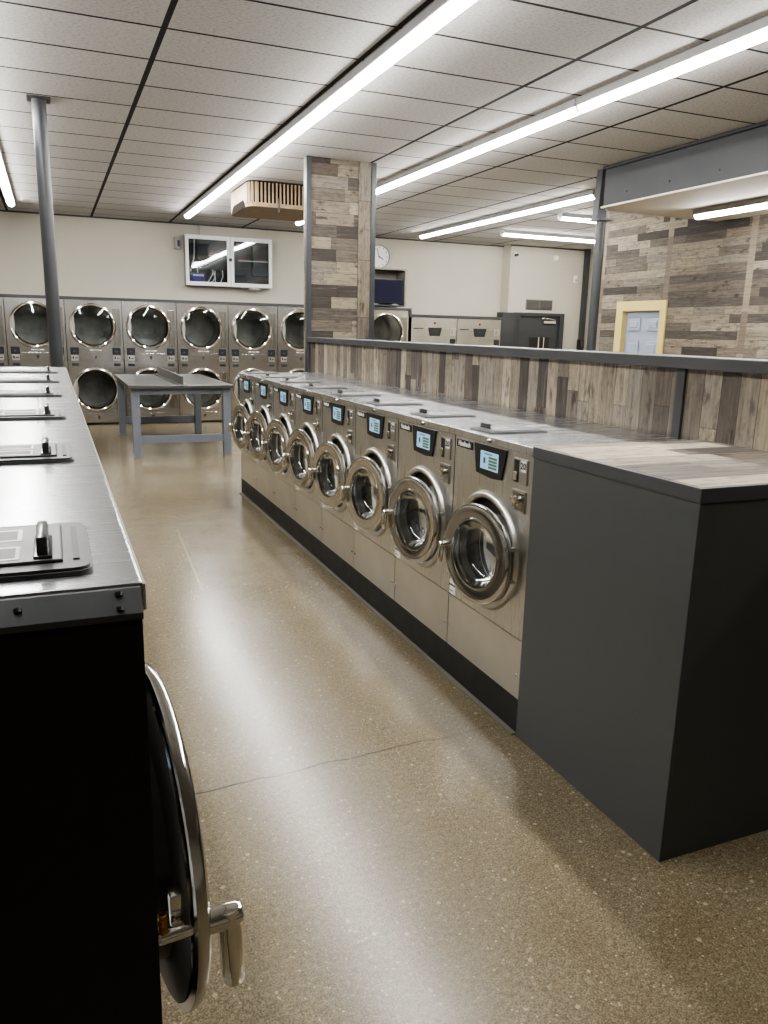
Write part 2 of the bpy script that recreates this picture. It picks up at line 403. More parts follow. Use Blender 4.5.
# polished pieces that the far wall carries
v = root('wall_vent', 'grey double-panel wall vent above the dark grey door', 'vent', (9.05, 13.8, 2.09))
MB().box(-.31, .31, -.02, .0, -.1, .1, .004).build('vent_frame', 'vent', v)
for a in (-.3, .012):
    q = MB()
    for i in range(9): q.box(a, a + .288, -.03, -.018, -.09 + i * .02, -.08 + i * .02)
    q.build('louvers', 'trim', v)
tag(MB().lathe([(0, -.06), (.035, -.055), (.05, -.03), (.055, 0)], 20, 'y', (9.38, 13.8, 3.0)).build('smoke_alarm', 'white', None, 40), 'round white alarm high on the wall above the dark door', 'alarm')
a = root('motion_sensor', 'small white sensor box on the wall right of the round alarm', 'sensor', (9.86, 13.8, 2.62))
MB().box(-.03, .03, -.05, 0, -.07, .07, .012).build('housing', 'white', a); MB().box(-.02, .02, -.055, -.048, -.05, .0, .004).build('sensor_lens', 'ledgrey', a)
a = root('security_camera', 'small dark security camera at the top corner of far wall', 'camera', (8.42, 13.8, 3.0))
MB().box(-.02, .02, -.05, 0, -.01, .06, .005).build('bracket', 'white', a); MB().lathe([(0, -.12), (.025, -.12), (.03, -.05), (.02, -.03), (0, -.03)], 14, 'y').build('camera_body', 'dark', a, 40)
a = root('wall_phone', 'black wall device with rounded top at right of the dark door', 'phone', (9.93, 13.55, 1.2))
MB().box(-.1, .02, -.12, -.01, 0, .24, .03).build('housing', 'dark', a); MB().tube([(-.06, -.13, .02), (-.075, -.16, .06), (-.075, -.16, .16), (-.06, -.13, .2)], .016).build('handset', 'boxdark', a, 60)

# ------------------------------------------------------------------ structural steel, pillar, partition
p = root('steel_post', 'slate grey round steel post rising behind the left washers to the ceiling', 'post', (.034, 7.13, 0))
MB().lathe([(.052, 0), (.052, HC - .01)], 28, 'z').build('post_shaft', 'post', p, 40)
MB().box(-.085, .085, -.085, .085, 0, .012, .002).build('base_plate', 'post', p); MB().box(-.085, .085, -.085, .085, HC - .014, HC - .002, .002).build('cap_plate', 'trim', p)

p = root('steel_post', 'slate grey steel column at the end of the overhead beam', 'post', (5.425, 7.2, 0))
MB().lathe([(.05, 0), (.05, 2.68)], 28, 'z').build('post_shaft', 'post', p, 40)
MB().box(-.09, .09, -.09, .09, 2.68, 2.7, .002).build('bearing_plate', 'post', p)
MB().prism([(-.075, 2.7), (.06, 2.7), (.03, HC - .005), (-.05, HC - .005)], -.03, .06, 'xz').build('head_bracket', 'post', p); MB().box(.03, .05, -.04, -.02, 2.7, HC - .005, .002).build('bracket_edge', 'ledgrey', p)

b = root('steel_beam', 'slate grey steel beam overhead with bolt holes, running from column', 'beam', (5.36, 7.1, 2.79))
MB().box(.0, .03, -8.6, 0, .015, .375).build('web', 'beam', b)
MB().box(-.03, .08, -8.6, 0, 0, .018, .002).build('bottom_flange', 'soffit', b)
MB().box(-.04, .08, -8.6, 0, .372, .4, .002).build('top_flange', 'dark', b)
for yy in (-.35, -.95, -1.55, -2.15, -2.75): MB().lathe([(0, -.012), (.012, -.01), (.012, .002)], 8, 'x', (0, yy, .12)).build('bolt', 'dark', b)

px0, px1, py0, py1 = 2.485, 3.2, 8.08, 8.2
p = root('clad_pillar', 'square pillar clad in weathered wood boards, floor to ceiling, behind partition', 'pillar', (0, 0, 0))
MB().box(px0, px1, py0, py1, 0, HC - .002).build('pillar_core', 'pl_pillar', p)
MB().box(px0 - .006, px0 - .001, py0, py1, 0, HC - .002).build('side_cladding', 'pl_pillar_side', p)
MB().box(px1 - .17, px1 - .03, py0 - .012, py0 - .001, 0, HC - .004).build('edge_board', 'pl_strip', p)
for (xa, xb) in ((px0 - .02, px0 + .035), (px1 - .035, px1 + .02)):
    MB().box(xa, xb, py0 - .02, py0 + .04, 0, HC - .003, .004).build('corner_trim', 'post', p)

PX = 2.315
p = root('partition_wall', 'low wood-board partition with charcoal cap behind the right washer row', 'partition', (0, 0, 0))
MB().box(PX, PX + .13, -.6, 7.44, 0, 1.385).build('board_panel', 'pl_part', p)
MB().box(PX - .03, PX + .16, -.6, 7.47, 1.385, 1.432, .004).build('cap_rail', 'trim', p)
for yy in (2.447, .0): MB().box(PX - .012, PX + .002, yy, yy + .045, 0, 1.385, .002).build('joint_batten', 'trim', p)
MB().box(PX - .012, PX + .142, 7.44, 7.46, 0, 1.385, .002).build('end_trim', 'trim', p)

# charcoal end counter with a board top
c = root('end_counter', 'charcoal box counter with wood-board top at near end of washers', 'counter', (1.549, 1.542, 0))
MB().box(.008, .755, .0, .79, 0, 1.078, .002).build('counter_body', 'counter', c)
MB().box(0, .012, -.001, .79, 0, 1.078, .002).build('side_panel', 'counter', c)
MB().box(-.003, .762, -.003, .793, 1.078, 1.119, .002).build('edge_band', 'edge', c)
MB().box(.006, .757, .006, .786, 1.1195, 1.1205).build('board_top', 'pl_top', c)

# plinths under the rows
tag(MB().box(1.558, 2.3, 2.337, 7.17, 0, .142, .003).build('washer_plinth', 'plinth'), 'long black plinth under the right-hand washer row', 'plinth')
tag(MB().box(-.72, .055, .73, 4.66, 0, .142, .003).build('washer_plinth', 'plinth'), 'black plinth under the left-hand washer row', 'plinth')
struct('trim_6', MB().box(1.535, 1.5575, 2.34, 7.16, 0, .006), 'grout')

# ------------------------------------------------------------------ washers
def rr(x0, x1, y0, y1, r, n=6):
    o = []
    for (cx, cy, a0) in ((x1 - r, y0 + r, -PI / 2), (x1 - r, y1 - r, 0), (x0 + r, y1 - r, PI / 2), (x0 + r, y0 + r, PI)):
        for i in range(n + 1): o.append((cx + r * math.cos(a0 + PI / 2 * i / n), cy + r * math.sin(a0 + PI / 2 * i / n)))
    return o
def make_washer(label, w, depth, T, zc, R, hole, theta, d0, hinge, seam, base, group, doff=0.):
    """front at local x=0 facing -x; local y runs from the viewer's right (0) to left (w); base is the plinth height"""
    H = T - base; cz = zc - base; cy = w / 2; sz = seam - base; sc = R / .19
    r = root('front_load_washer', label, 'washing machine', (0, 0, 0), 0, group)
    MB().box(.006, depth, .003, w - .003, 0, H - .03, 0, skip=('-x',)).build('cabinet', 'dark', r)
    MB().box(-.004, depth, .001, w - .001, H - .029, H, .003).build('top_panel', 'steel_top', r)
    MB().box(-.006, -.0035, .002, w - .002, H - .027, H - .002).build('top_front_lip', 'steel', r)
    MB().holed(.0035, w - .0035, sz + .0015, H - .03, cy, cz, hole, 0, thick=.03).build('front_panel', 'steel', r)
    lp = MB().box(-.001, .004, .0035, w - .0035, .001, sz - .0015, .0008).build('lower_panel', 'steel_side', r)
    for yy in (.024, w - .024): MB().lathe([(0, -.005), (.005, -.004), (.006, 0)], 10, 'x', (-.001, yy, .095)).build('screw', 'chrome', lp)
    o = hole; bz = 1. if group == gr_r else .35
    MB().lathe([(o - .004, .004), (o - .002, -.012 * bz), (o + .005, -.018 * bz), (o + .014, -.018 * bz), (o + .023, -.010 * bz), (o + .028, 0)], 64, 'x', (0, cy, cz)).build('bezel', 'bezel', r, 50)
    MB().lathe([(o - .001, .004), (o - .004, .03), (o - .05, .036), (o - .068, .045), (o - .068, .07)], 56, 'x', (0, cy, cz)).build('tub_gasket', 'gasket', r, 50)
    t = MB().lathe([(o - .07, .05), (o - .06, .065), (o - .06, .1), (o - .075, .115), (.065, .122), (.055, .112), (0, .112)], 56, 'x', (0, cy, cz))
    for k in range(3):
        a = 2 * PI * k / 3 + .6
        q = MB(); q.box(.075, .116, -.014, .014, -(o - .062), -(o - .15), .006); q.xf(Matrix.Translation((0, cy, cz)) @ Matrix.Rotation(a, 4, 'X'))
        t.join(q.bm)
    t.build('drum', 'drum', r, 50)
    # --- door, ajar, swung on its viewer's-right edge
    mx = Matrix.Translation((0, hinge, 0)) @ Matrix.Rotation(theta, 4, 'Z') @ Matrix.Translation((-d0, -hinge, 0))
    dy_ = cy + doff; ctr = (0, dy_, cz); q = R
    door = MB().lathe([(q - .012, .012), (q, .009), (q + .001, .003), (q - .002, -.005), (q - .009, -.0095), (q - .016, -.011), (q - .024, -.0095), (q - .052 * sc, -.0085), (q - .055 * sc, -.0135), (q - .061 * sc, -.0135), (q - .065 * sc, -.004), (q - .065 * sc, .02)], 72, 'x', ctr).xf(mx).build('door', 'ring', r, 35)
    gr = q - .065 * sc
    MB().lathe([(q - .012, .015), (q - .05 * sc, .018), (gr + .012, .022), (gr + .012, .05), (gr - .004, .055), (gr - .004, .022)], 56, 'x', ctr).xf(mx).build('door_liner', 'liner', door, 40)
    MB().lathe([(gr, .006), (gr - .012, .03), (gr - .018, .055), (gr - .04, .072), (.03, .078), (0, .078)], 56, 'x', ctr).xf(mx).build('door_glass', 'glass', door, 60)
    hy = dy_ + q - .016 * sc
    h = MB().tube([(.005, hy, cz), (-.02 * sc, hy, cz), (-.034 * sc, hy, cz), (-.039 * sc, hy, cz)], [.0115 * sc, .0125 * sc, .0125 * sc, .011 * sc], 16)
    h.tube([(-.027 * sc, hy, cz + .009 * sc), (-.028 * sc, hy + .003, cz - .02 * sc), (-.029 * sc, hy + .005, cz - .05 * sc), (-.03 * sc, hy + .006, cz - .07 * sc), (-.0305 * sc, hy + .006, cz - .077 * sc)], [.0115 * sc, .0125 * sc, .012 * sc, .011 * sc, .005 * sc], 14)
    h.xf(mx).build('door_handle', 'chrome', door, 45)
    l = MB().box(.01, .034, hy - .03 * sc, hy - .014, cz - .012, cz + .04, .004).tube([(.0, hy, cz), (.038 * sc, hy, cz), (.046 * sc, hy, cz)], [.009, .009, .006], 12)
    l.xf(mx).build('latch', 'chrome', door, 40)
    s_ = MB().tube([(.036 * sc + .005 * math.cos(k * 1.2), hy + .006 * math.sin(k * 1.2), cz + .008 + .0008 * k) for k in range(30)], .0022, 6); s_.xf(mx).build('latch_spring', 'brass', door, 60)
    st = MB()
    for k in range(4): st.box(-.0075, -.0062, dy_ - q + .02 + .002 * k, dy_ - q + .031, cz - .052 + .022 * k, cz - .04 + .022 * k)
    st.xf(mx).build('warning_sticker', 'white', door)
    hp = MB().box(-.03, .03, .0, .0, 0, 0) if False else MB()
    for dz in (-.06, .06): hp.box(-d0 - .004, .002, hinge + .02, hinge + .04, cz + dz * sc - .008, cz + dz * sc + .008, .003)
    hp.build('door_hinge', 'bezel', r, 40)
    # --- control screen, name, coin slots
    z1, z0 = H - .037, H - .155
    cp = MB().prism([(cy + .127, z1), (cy - .123, z1 + .001), (cy - .091, z0), (cy - .02, z0 - .006), (cy + .104, z0 + .002)], -.006, .001).build('control_panel', 'dark', r)
    MB().box(-.0075, -.0055, cy - .066, cy + .07, H - .131, H - .06).build('screen', 'screen', cp)
    gq = MB()
    for k in range(4): gq.box(-.0085, -.007, cy - .058, cy + .005, H - .124 + k * .0125, H - .115 + k * .0125)
    gq.build('screen_buttons', 'scr_green', cp)
    MB().box(-.0085, -.007, cy + .03, cy + .045, H - .108, H - .085).box(-.0085, -.007, cy - .02, cy + .04, H - .071, H - .067).build('screen_icon', 'scr_blue', cp)
    npl = MB().box(-.003, .001, w - .156, w - .018, H - .074, H - .042, .001).build('nameplate', 'ink', r)
    MB().text('Huebsch', .029, face_mx((-.0036, w - .087, H - .0575)), .0009).build('lettering', 'white', npl)
    c1 = MB().box(-.006, .001, .036, .126, H - .145, H - .052, .002).build('coin_panel', 'bezel', r)
    MB().box(-.0075, -.0055, .088, .12, H - .14, H - .058, .0015).build('coin_slot', 'boxdark', c1)
    MB().box(-.014, -.006, .092, .116, H - .132, H - .1, .003).build('coin_lever', 'chrome', c1)
    MB().box(-.008, -.0055, .04, .074, H - .096, H - .056).build('number_sticker', 'white', c1)
    MB().text('20', .034, face_mx((-.0085, .057, H - .0765)), .0008).build('number_lettering', 'ink', c1)
    c2 = MB().box(-.006, .001, .038, .13, H - .25, H - .168, .002).build('coin_return', 'bezel', r)
    MB().box(-.0075, -.0055, .044, .122, H - .242, H - .177, .0015).build('return_recess', 'darksteel', c2)
    MB().lathe([(0, -.034), (.014, -.033), (.017, -.026), (.012, -.02), (.012, -.006)], 18, 'x', (0, .07, H - .2)).box(-.024, -.016, .07, .115, H - .208, H - .194, .003).build('return_knob', 'chrome', c2, 40)
    stk = MB().box(-.0025, .0, w - .062, w - .004, sz + .006, sz + .068).build('care_sticker', 'white', r)
    MB().box(-.0035, -.002, w - .06, w - .006, sz + .042, sz + .05).box(-.0035, -.002, w - .04, w - .01, sz + .018, sz + .022).build('sticker_print', 'ink', stk)
    if group == gr_r: MB().lathe([(0, -.016), (.006, -.015), (.008, -.01), (.008, 0)], 12, 'x', (-.004, cy, H - .015)).build('lid_lock', 'darksteel', r, 40)
    # --- soap dispenser lid on top
    y1 = w - .04; y0 = y1 - .19
    fq = MB().prism(rr(.036, .31, y0, y1, .016, 4), H - .001, H + .007, 'xy')
    bmesh.ops.bevel(fq.bm, geom=[e for e in fq.bm.edges if all(v.co.z > H + .006 for v in e.verts)], offset=.003, segments=2, affect='EDGES')
    fr = fq.build('dispenser_lid', 'lid', r, 40)
    MB().box(.062, .295, y0 + .024, y1 - .024, H + .006, H + .0105, .002).build('lid_plate', 'lidplate', fr)
    MB().box(.047, .053, y0 + .03, y1 - .03, H + .0068, H + .0085).build('lid_gap', 'ink', fr)
    kb = MB().box(.074, .085, y0 + .085, y0 + .158, H + .01, H + .031, .004).box(.071, .088, y0 + .081, y0 + .162, H + .01, H + .0135, .0015)
    kb.build('lid_handle', 'knob', fr, 40)
    for k in range(2):
        MB().box(.1, .18, y0 + .04 + .07 * k, y0 + .088 + .07 * k, H + .0103, H + .011).build('lid_sticker', 'white', fr)
        MB().box(.104, .176, y0 + .046 + .07 * k, y0 + .082 + .07 * k, H + .011, H + .0113).build('sticker_print', 'lid', fr)
    return r

RW, RT, RB = .6033, 1.112, .142
gr_r = 'front-load washers in the right-hand row'
ordn = ['first', 'second', 'third', 'fourth', 'fifth', 'sixth', 'seventh', 'eighth']
lab = lambda i: ('stainless washer with door ajar, right beside the charcoal end counter' if i == 0 else
                 'stainless washer with door ajar, far end of the right row, farthest from counter' if i == 7 else
                 f'stainless washer with door ajar in right row, {ordn[i]} from the charcoal counter')
w0 = make_washer(lab(0), RW, .74, RT, .657, .2, .214, math.radians(10.5), .03, .05, .379, RB, gr_r, -.03)
for i in range(8):
    loc = (1.558, 2.339 + i * RW, RB)
    if i == 0: w0.location = loc
    else: dup(w0, loc, 0, lab(i))

LW, LT = .659, 1.275
gr_l = 'large washers in the left-hand row'
labl = lambda i: ('large washer nearest the camera with black end panel, open door and chrome handle' if i == 0 else
                  'large steel-topped washer at the far end of the left row, farthest from camera' if i == 5 else
                  f'large steel-topped washer in left row, {ordn[i]} from the black end panel')
wl = make_washer(labl(0), LW, .78, LT, .79, .24, .24, math.radians(5.5), .02, .075, .45, RB, gr_l, -.016)
for i in range(6):
    loc = (.059, .71 + (i + 1) * LW, RB)
    if i == 0:
        wl.location = loc; wl.rotation_euler = (0, 0, PI)
    elif i == 1:
        wc = make_washer(labl(1), LW, .78, LT, .79, .24, .24, 0., .015, .075, .45, RB, gr_l, -.016); wc.location = loc; wc.rotation_euler = (0, 0, PI)
    else: dup(wc, loc, PI, labl(i))
# the exposed end of the first machine (local y = LW is its near side)
H = LT - RB
ep = MB().prism([(LW, -RB + .002), (LW + .022, -RB + .002), (LW + .022, H - .032), (LW + .019, H - .0275), (LW, H - .0275)], .0, .785).build('end_panel', 'black', wl)
lip = MB().prism([(LW - .001, H - .0265), (LW + .0225, H - .0268), (LW + .022, H - .021), (LW + .004, H - .003), (LW - .001, H - .003)], -.001, .785).build('end_lip', 'bandgrey', wl)
for (xx, a) in ((.018, .25), (.018, .85), (.1, .5)):
    q = MB().lathe([(0, -.002), (.003, -.0015), (.0035, .002)], 10, 'y'); q.xf(Matrix.Translation((xx, LW + .004 + .017 * a, H - .003 - .017 * a)) @ Matrix.Rotation(math.radians(135), 4, 'X')); q.build('lip_screw', 'dark', lip)

# ------------------------------------------------------------------ stacked dryers
DW, DYF, DT = .8075, 12.876, 1.865
def make_dryer(label):
    """front at local y=0 facing -y; x from 0 to DW"""
    r = root('stacked_dryer', label, 'dryer', (0, 0, 0), 0, 'stacked dryers along the back wall')
    MB().box(.004, DW - .004, .004, 1.05, .02, DT, 0, skip=('-y',)).build('cabinet', 'dsteel', r)
    for (zb, zt, zc, R) in ((.985, DT, 1.487, .33), (.03, .983, .54, .33)):
        cx = .38
        MB().holed(.005, DW - .005, zb + .002, zt - .002, cx, zc, R - .05, 0, 'xz', thick=.03).build('front_panel', 'dsteel', r)
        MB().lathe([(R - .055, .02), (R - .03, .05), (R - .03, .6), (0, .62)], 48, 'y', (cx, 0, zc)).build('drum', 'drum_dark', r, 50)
        d = MB().lathe([(R, 0), (R + .002, -.02), (R - .006, -.034), (R - .022, -.038), (R - .034, -.028), (R - .036, -.01)], 64, 'y', (cx, 0, zc)).build('door', 'chrome', r, 40)
        MB().lathe([(R - .034, -.014), (R - .05, -.012), (R - .058, .01)], 64, 'y', (cx, 0, zc)).build('door_seal', 'gasket', d, 40)
        MB().lathe([(R - .036, -.016), (R * .7, -.024), (R * .35, -.028), (0, -.03)], 64, 'y', (cx, 0, zc)).build('door_glass', 'smoke', d, 80)
        # finger grip: a lens of steel at the left rim
        pts = []
        for k in range(15):
            a = PI - .52 + 1.04 * k / 14; pts.append((cx + (R - .03) * math.cos(a), zc + (R - .03) * math.sin(a)))
        for k in range(1, 12):
            a = .60 - 1.2 * k / 12; pts.append((cx - (R - .03) * 1.72 + (R - .03) * .88 * math.cos(a), zc - (R - .03) * .88 * math.sin(a)))
        MB().prism(pts, -.034, -.02, 'xz').build('door_grip', 'bezel', d)
        MB().box(cx + R * .86, DW - .03, -.006, .001, zc - .30, zc + .26, .002).build('door_reflection', 'darksteel', d)  # darker plate standing in for a reflection on the door panel, no hinge part
    for (xa) in (.045, DW - .165):
        c = MB().box(xa, xa + .12, -.008, .002, 1.065, 1.17, .003).build('control_panel', 'dark', r)
        MB().box(xa + .03, xa + .09, -.0095, -.007, 1.09, 1.14).build('display', 'boxdark', c); MB().box(xa + .045, xa + .07, -.0105, -.009, 1.1, 1.12).build('display_digits', 'scr_blue', c)
        c = MB().box(xa + .01, xa + .11, -.005, .002, .975, 1.05, .002).build('coin_panel', 'bezel', r)
        MB().box(xa + .025, xa + .045, -.007, -.004, 1.0, 1.04).box(xa + .06, xa + .095, -.007, -.004, 1.005, 1.02).build('coin_slot', 'boxdark', c)
        MB().box(xa + .012, xa + .108, -.005, .002, .895, .935, .002).build('data_plate', 'boxdark', r)
    for zk in (1.035, .12):
        lp = MB().box(.20, DW - .20, -.006, .002, zk - .07, zk + .055, .002).build('lint_panel', 'dsteel', r)
        MB().lathe([(0, -.012), (.018, -.011), (.02, -.004)], 16, 'y', (.40, 0, zk)).box(.39, .41, -.012, -.004, zk - .035, zk, .002).build('lint_lock', 'ink', lp)
    s_ = MB().box(.32, .49, -.0045, .002, 1.122, 1.14).build('nameplate', 'white', r)
    MB().text('HUEBSCH', .02, face_my((.405, -.0052, 1.131)), .0003).build('lettering', 'ink', s_)
    MB().box(.01, DW - .01, .03, .06, 0, .02).build('toe_kick', 'dark', r)
    return r
dl = {-2: 'stainless stacked dryer at far left edge of the photo, mostly cut off',
      -1: 'stainless stacked dryer partly hidden behind the left grey steel post',
      0: 'stainless stacked dryer directly right of the left grey steel post',
      1: 'stainless stacked dryer second to the right of the grey steel post',
      2: 'stainless stacked dryer third to the right of the grey post, under cabinet\'s left half',
      3: 'stainless stacked dryer fourth right of the grey post, under cabinet\'s right half',
      4: 'stainless stacked dryer partly hidden by the left side of wood-clad pillar',
      6: 'stainless dryer showing above the partition just right of the wood-clad pillar'}
d0 = None
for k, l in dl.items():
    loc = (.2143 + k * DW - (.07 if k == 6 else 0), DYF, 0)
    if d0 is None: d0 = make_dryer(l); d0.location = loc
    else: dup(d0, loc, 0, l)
# trim that caps the dryer bank
struct('trim_7', MB().box(-4.3, 5.835, DYF - .03, 14.1, DT, DT + .042, .003), 'trim')
struct('trim_8', MB().box(5.795, 5.84, DYF - .03, 14.1, 1.8, DT, .003), 'trim')
struct('trim_9', MB().box(5.795, 7.66, DYF - .03, 14.1, 1.762, 1.808, .003), 'trim')
struct('trim_10', MB().box(7.66, 8.1, DYF + .3, 14.1, 0, 1.8, .003), 'trim')

# two big washers at the right end of the back row
def make_big(label, mark):
    W, Z = .905, 1.76
    r = root('large_capacity_washer', label, 'washing machine', (0, 0, 0), 0, 'big washers in the back row')
    MB().box(.004, W - .004, .004, 1.1, 0, Z, 0, skip=('-y',)).build('cabinet', 'dsteel', r)
    MB().holed(.005, W - .005, .42, Z - .22, W / 2, .93, .29, 0, 'xz', thick=.03).build('front_panel', 'dsteel', r)
    MB().box(.005, W - .005, -.002, .004, Z - .218, Z - .004, .001).build('upper_panel', 'dsteel', r)
    MB().box(.005, W - .005, -.002, .004, .004, .417, .001).build('lower_panel', 'steel_side', r)
    MB().lathe([(.288, 0), (.29, -.02), (.33, -.022), (.35, 0)], 56, 'y', (W / 2, 0, .93)).build('bezel', 'bezel', r, 50)
    MB().lathe([(.287, .02), (.26, .06), (.26, .5), (0, .52)], 48, 'y', (W / 2, 0, .93)).build('drum', 'drum', r, 50)
    d = MB().lathe([(.3, -.02), (.3, -.04), (.285, -.05), (.2, -.045), (.19, -.03)], 56, 'y', (W / 2, 0, .93)).build('door', 'ring', r, 40)
    MB().lathe([(.19, -.035), (.15, 0), (.1, .03), (0, .04)], 48, 'y', (W / 2, 0, .93)).build('door_glass', 'glass', d, 60)
    MB().tube([(W / 2 - .29, -.04, .93), (W / 2 - .29, -.1, .93), (W / 2 - .3, -.1, .8)], .014).build('door_handle', 'chrome', d, 50)
    c = MB().prism([(.33, Z - .17), (.60, Z - .17), (.565, Z - .315), (.365, Z - .315)], -.008, .001, 'xz').build('control_panel', 'dark', r)
    MB().box(.41, .52, -.0095, -.007, Z - .27, Z - .2).build('display', 'boxdark', c)
    MB().lathe([(0, -.01), (.02, -.009), (.022, 0)], 16, 'y', (.46, 0, Z - .095)).build('red_badge', 'redbadge', r)
    n = MB().box(.05, .24, -.004, .001, Z - .2, Z - .18).build('nameplate', 'trim', r)
    c = MB().box(.77, .88, -.006, .001, Z - .3, Z - .17, .002).build('coin_panel', 'bezel', r)
    MB().box(.8, .81, -.008, -.005, Z - .28, Z - .2).build('coin_slot', 'boxdark', c)
    MB().box(.77, .88, -.006, .001, Z - .46, Z - .36, .002).build('coin_return', 'boxdark', r)
    return r
b0 = make_big('big stainless washer right of the last dryer, left one of the two', 0); b0.location = (5.845, DYF, 0)
dup(b0, (5.845 + .907, DYF, 0), 0, 'big stainless washer at right end of back row, next to dark door frame')

# ------------------------------------------------------------------ folding table
t = root('folding_table', 'grey laundry folding table with upright centre divider and blue-grey legs', 'table', (.78, 9.42, 0))
TW, TD, TH = 1.2, 2.3, .84
MB().box(0, TW, 0, TD, TH - .035, TH, .003).build('tabletop', 'table', t)
MB().box(.535, .665, .02, TD - .05, TH, TH + .014, .003).box(.585, .615, .02, TD - .05, TH, TH + .105, .003).build('centre_divider', 'table', t)
for ya in (.075, TD - .115): MB().box(.12, TW - .12, ya, ya + .04, TH - .11, TH - .035).build('apron', 'tlegs', t)
for (xa, ya) in ((.03, .06), (TW - .12, .06), (.03, TD - .15), (TW - .12, TD - .15)):
    MB().box(xa, xa + .09, ya, ya + .09, 0, TH - .035, .003).build('leg', 'tlegs', t)
MB().box(.12, TW - .12, .08, .12, .16, .25, .003).build('stretcher', 'tlegs', t)
MB().box(.12, TW - .12, TD - .12, TD - .08, .16, .25, .003).build('stretcher', 'tlegs', t)
for xa in (.05, TW - .1): MB().prism([(.15, TH - .14), (.15, TH - .2), (.33, TH - .035), (.27, TH - .035)], xa, xa + .045, 'yz').build('brace', 'tlegs', t)

# ------------------------------------------------------------------ things on the back wall
YB = 14.1
c = root('wall_cabinet', 'white-framed two-door glass cabinet high on the wall above the dryers', 'cabinet', (2.16, YB, 2.19))
CW, CH, CD = 1.47, .81, .17
MB().box(0, CW, -.02, -.002, 0, CH).build('back_panel', 'dark', c)
MB().box(0, .03, -CD, -.02, 0, CH).box(CW - .03, CW, -CD, -.02, 0, CH).box(.03, CW - .03, -CD, -.02, 0, .03).box(.03, CW - .03, -CD, -.02, CH - .03, CH).build('case', 'ledgrey', c)
for (xa, xb) in ((0, CW * .51), (CW * .51 + .006, CW)):
    f = MB().box(xa, xa + .055, -CD - .025, -CD, 0, CH, .004).box(xb - .055, xb, -CD - .025, -CD, 0, CH, .004).box(xa + .055, xb - .055, -CD - .025, -CD, 0, .065, .004).box(xa + .055, xb - .055, -CD - .025, -CD, CH - .065, CH, .004).build('door', 'winframe', c)
    MB().box(xa + .05, xb - .05, -CD - .015, -CD - .011, .06, CH - .06).build('pane', 'glass', f)
MB().lathe([(0, -.02), (.028, -.018), (.03, 0)], 18, 'y', (CW * .51, -CD - .025, .44)).build('lock', 'dark', c, 40)
for nm, (xa, xb, za, zb), m in (('control_box', (.22, .64, .27, .74), 'boxdark'), ('control_box', (.82, 1.03, .2, .7), 'boxdark'), ('control_box', (1.15, 1.40, .2, .7), 'boxdark')):
    o = MB().box(c.location.x + xa, c.location.x + xb, YB - .13, YB - .021, 2.19 + za, 2.19 + zb, .006).build(nm, m)
    q = MB()
    for k in range(4): q.box(c.location.x + xa + .06, c.location.x + xa + .15, YB - .134, YB - .129, 2.19 + zb - .06 - .03 * k, 2.19 + zb - .045 - .03 * k)
    q.build('vent_slots', 'ink', o)
    xm = c.location.x + (xa + xb) / 2 + .03
    MB().lathe([(0, -.008), (.055, -.007), (.06, 0)], 24, 'y', (0, 0, 0)).xf(Matrix.Translation((xm, YB - .13, 2.19 + (za + zb) / 2 + .02)) @ Matrix.Diagonal((1.1, 1, .4, 1))).build('oval_badge', 'redbadge', o)
    o['label'] = {.22: 'wide black control box with red oval badge behind cabinet\'s left glass', .82: 'narrow black control box beside the centre of cabinet, behind right glass', 1.15: 'black control box at the right end inside the glass wall cabinet'}[xa]; o['category'] = 'control box'; o['group'] = 'control boxes inside the wall cabinet'
o = MB().box(2.16 + .1, 2.16 + .32, YB - .15, YB - .03, 2.222, 2.4, .008).build('battery_box', 'purple'); tag(o, 'violet-blue box in the lower left of the wall cabinet', 'box')
MB().box(2.28, 2.46, YB - .153, YB - .149, 2.345, 2.375).build('box_label', 'white', o)
q = MB()
for k, (xa, xb) in enumerate(((.42, .5), (.5, .44), (.58, .62), (.36, .48), (.15, .2))):
    q.tube([(2.16 + xa, YB - .1, 2.225), (2.16 + (xa + xb) / 2 + .03, YB - .12, 2.32 + .02 * k), (2.16 + xb, YB - .1, 2.45 + .03 * k)], .009, 8)
q.tube([(2.25, YB - .1, 2.42), (2.3, YB - .12, 2.6), (2.32, YB - .1, 2.7), (2.33, YB - .08, 2.95)], .011, 8)
tag(q.build('cable_bundle', 'white', None, 50), 'tangle of white cables hanging in the left half of wall cabinet', 'cable')
q = MB().box(2.16 + .9, 2.16 + 1.42, YB - .142, YB - .12, 2.62, 2.64); tag(q.build('cabinet_shelf', 'winframe'), 'thin pale shelf across the right half of glass wall cabinet', 'shelf')
o = root('junction_box', 'small grey outlet box on the wall left of the glass cabinet', 'outlet', (2.06, YB, 2.87))
MB().box(-.05, .05, -.06, 0, -.1, .08, .006).build('housing', 'ledgrey', o); MB().box(-.005, .035, -.064, -.058, -.06, .04, .004).build('socket', 'dark', o)
tag(MB().tube([(2.42, YB - .05, 3.0), (2.42, YB - .05, HC - .03)], .013, 10).build('conduit', 'ledgrey', None, 50), 'short grey conduit between the glass wall cabinet and ceiling', 'conduit')
tag(MB().lathe([(0, -.03), (.06, -.03), (.1, -.012), (.1, 0)], 20, 'z', (3.32, YB - .16, 2.176)).build('puck_light', 'white', None, 40), 'small white disc fixture under the glass wall cabinet', 'light')

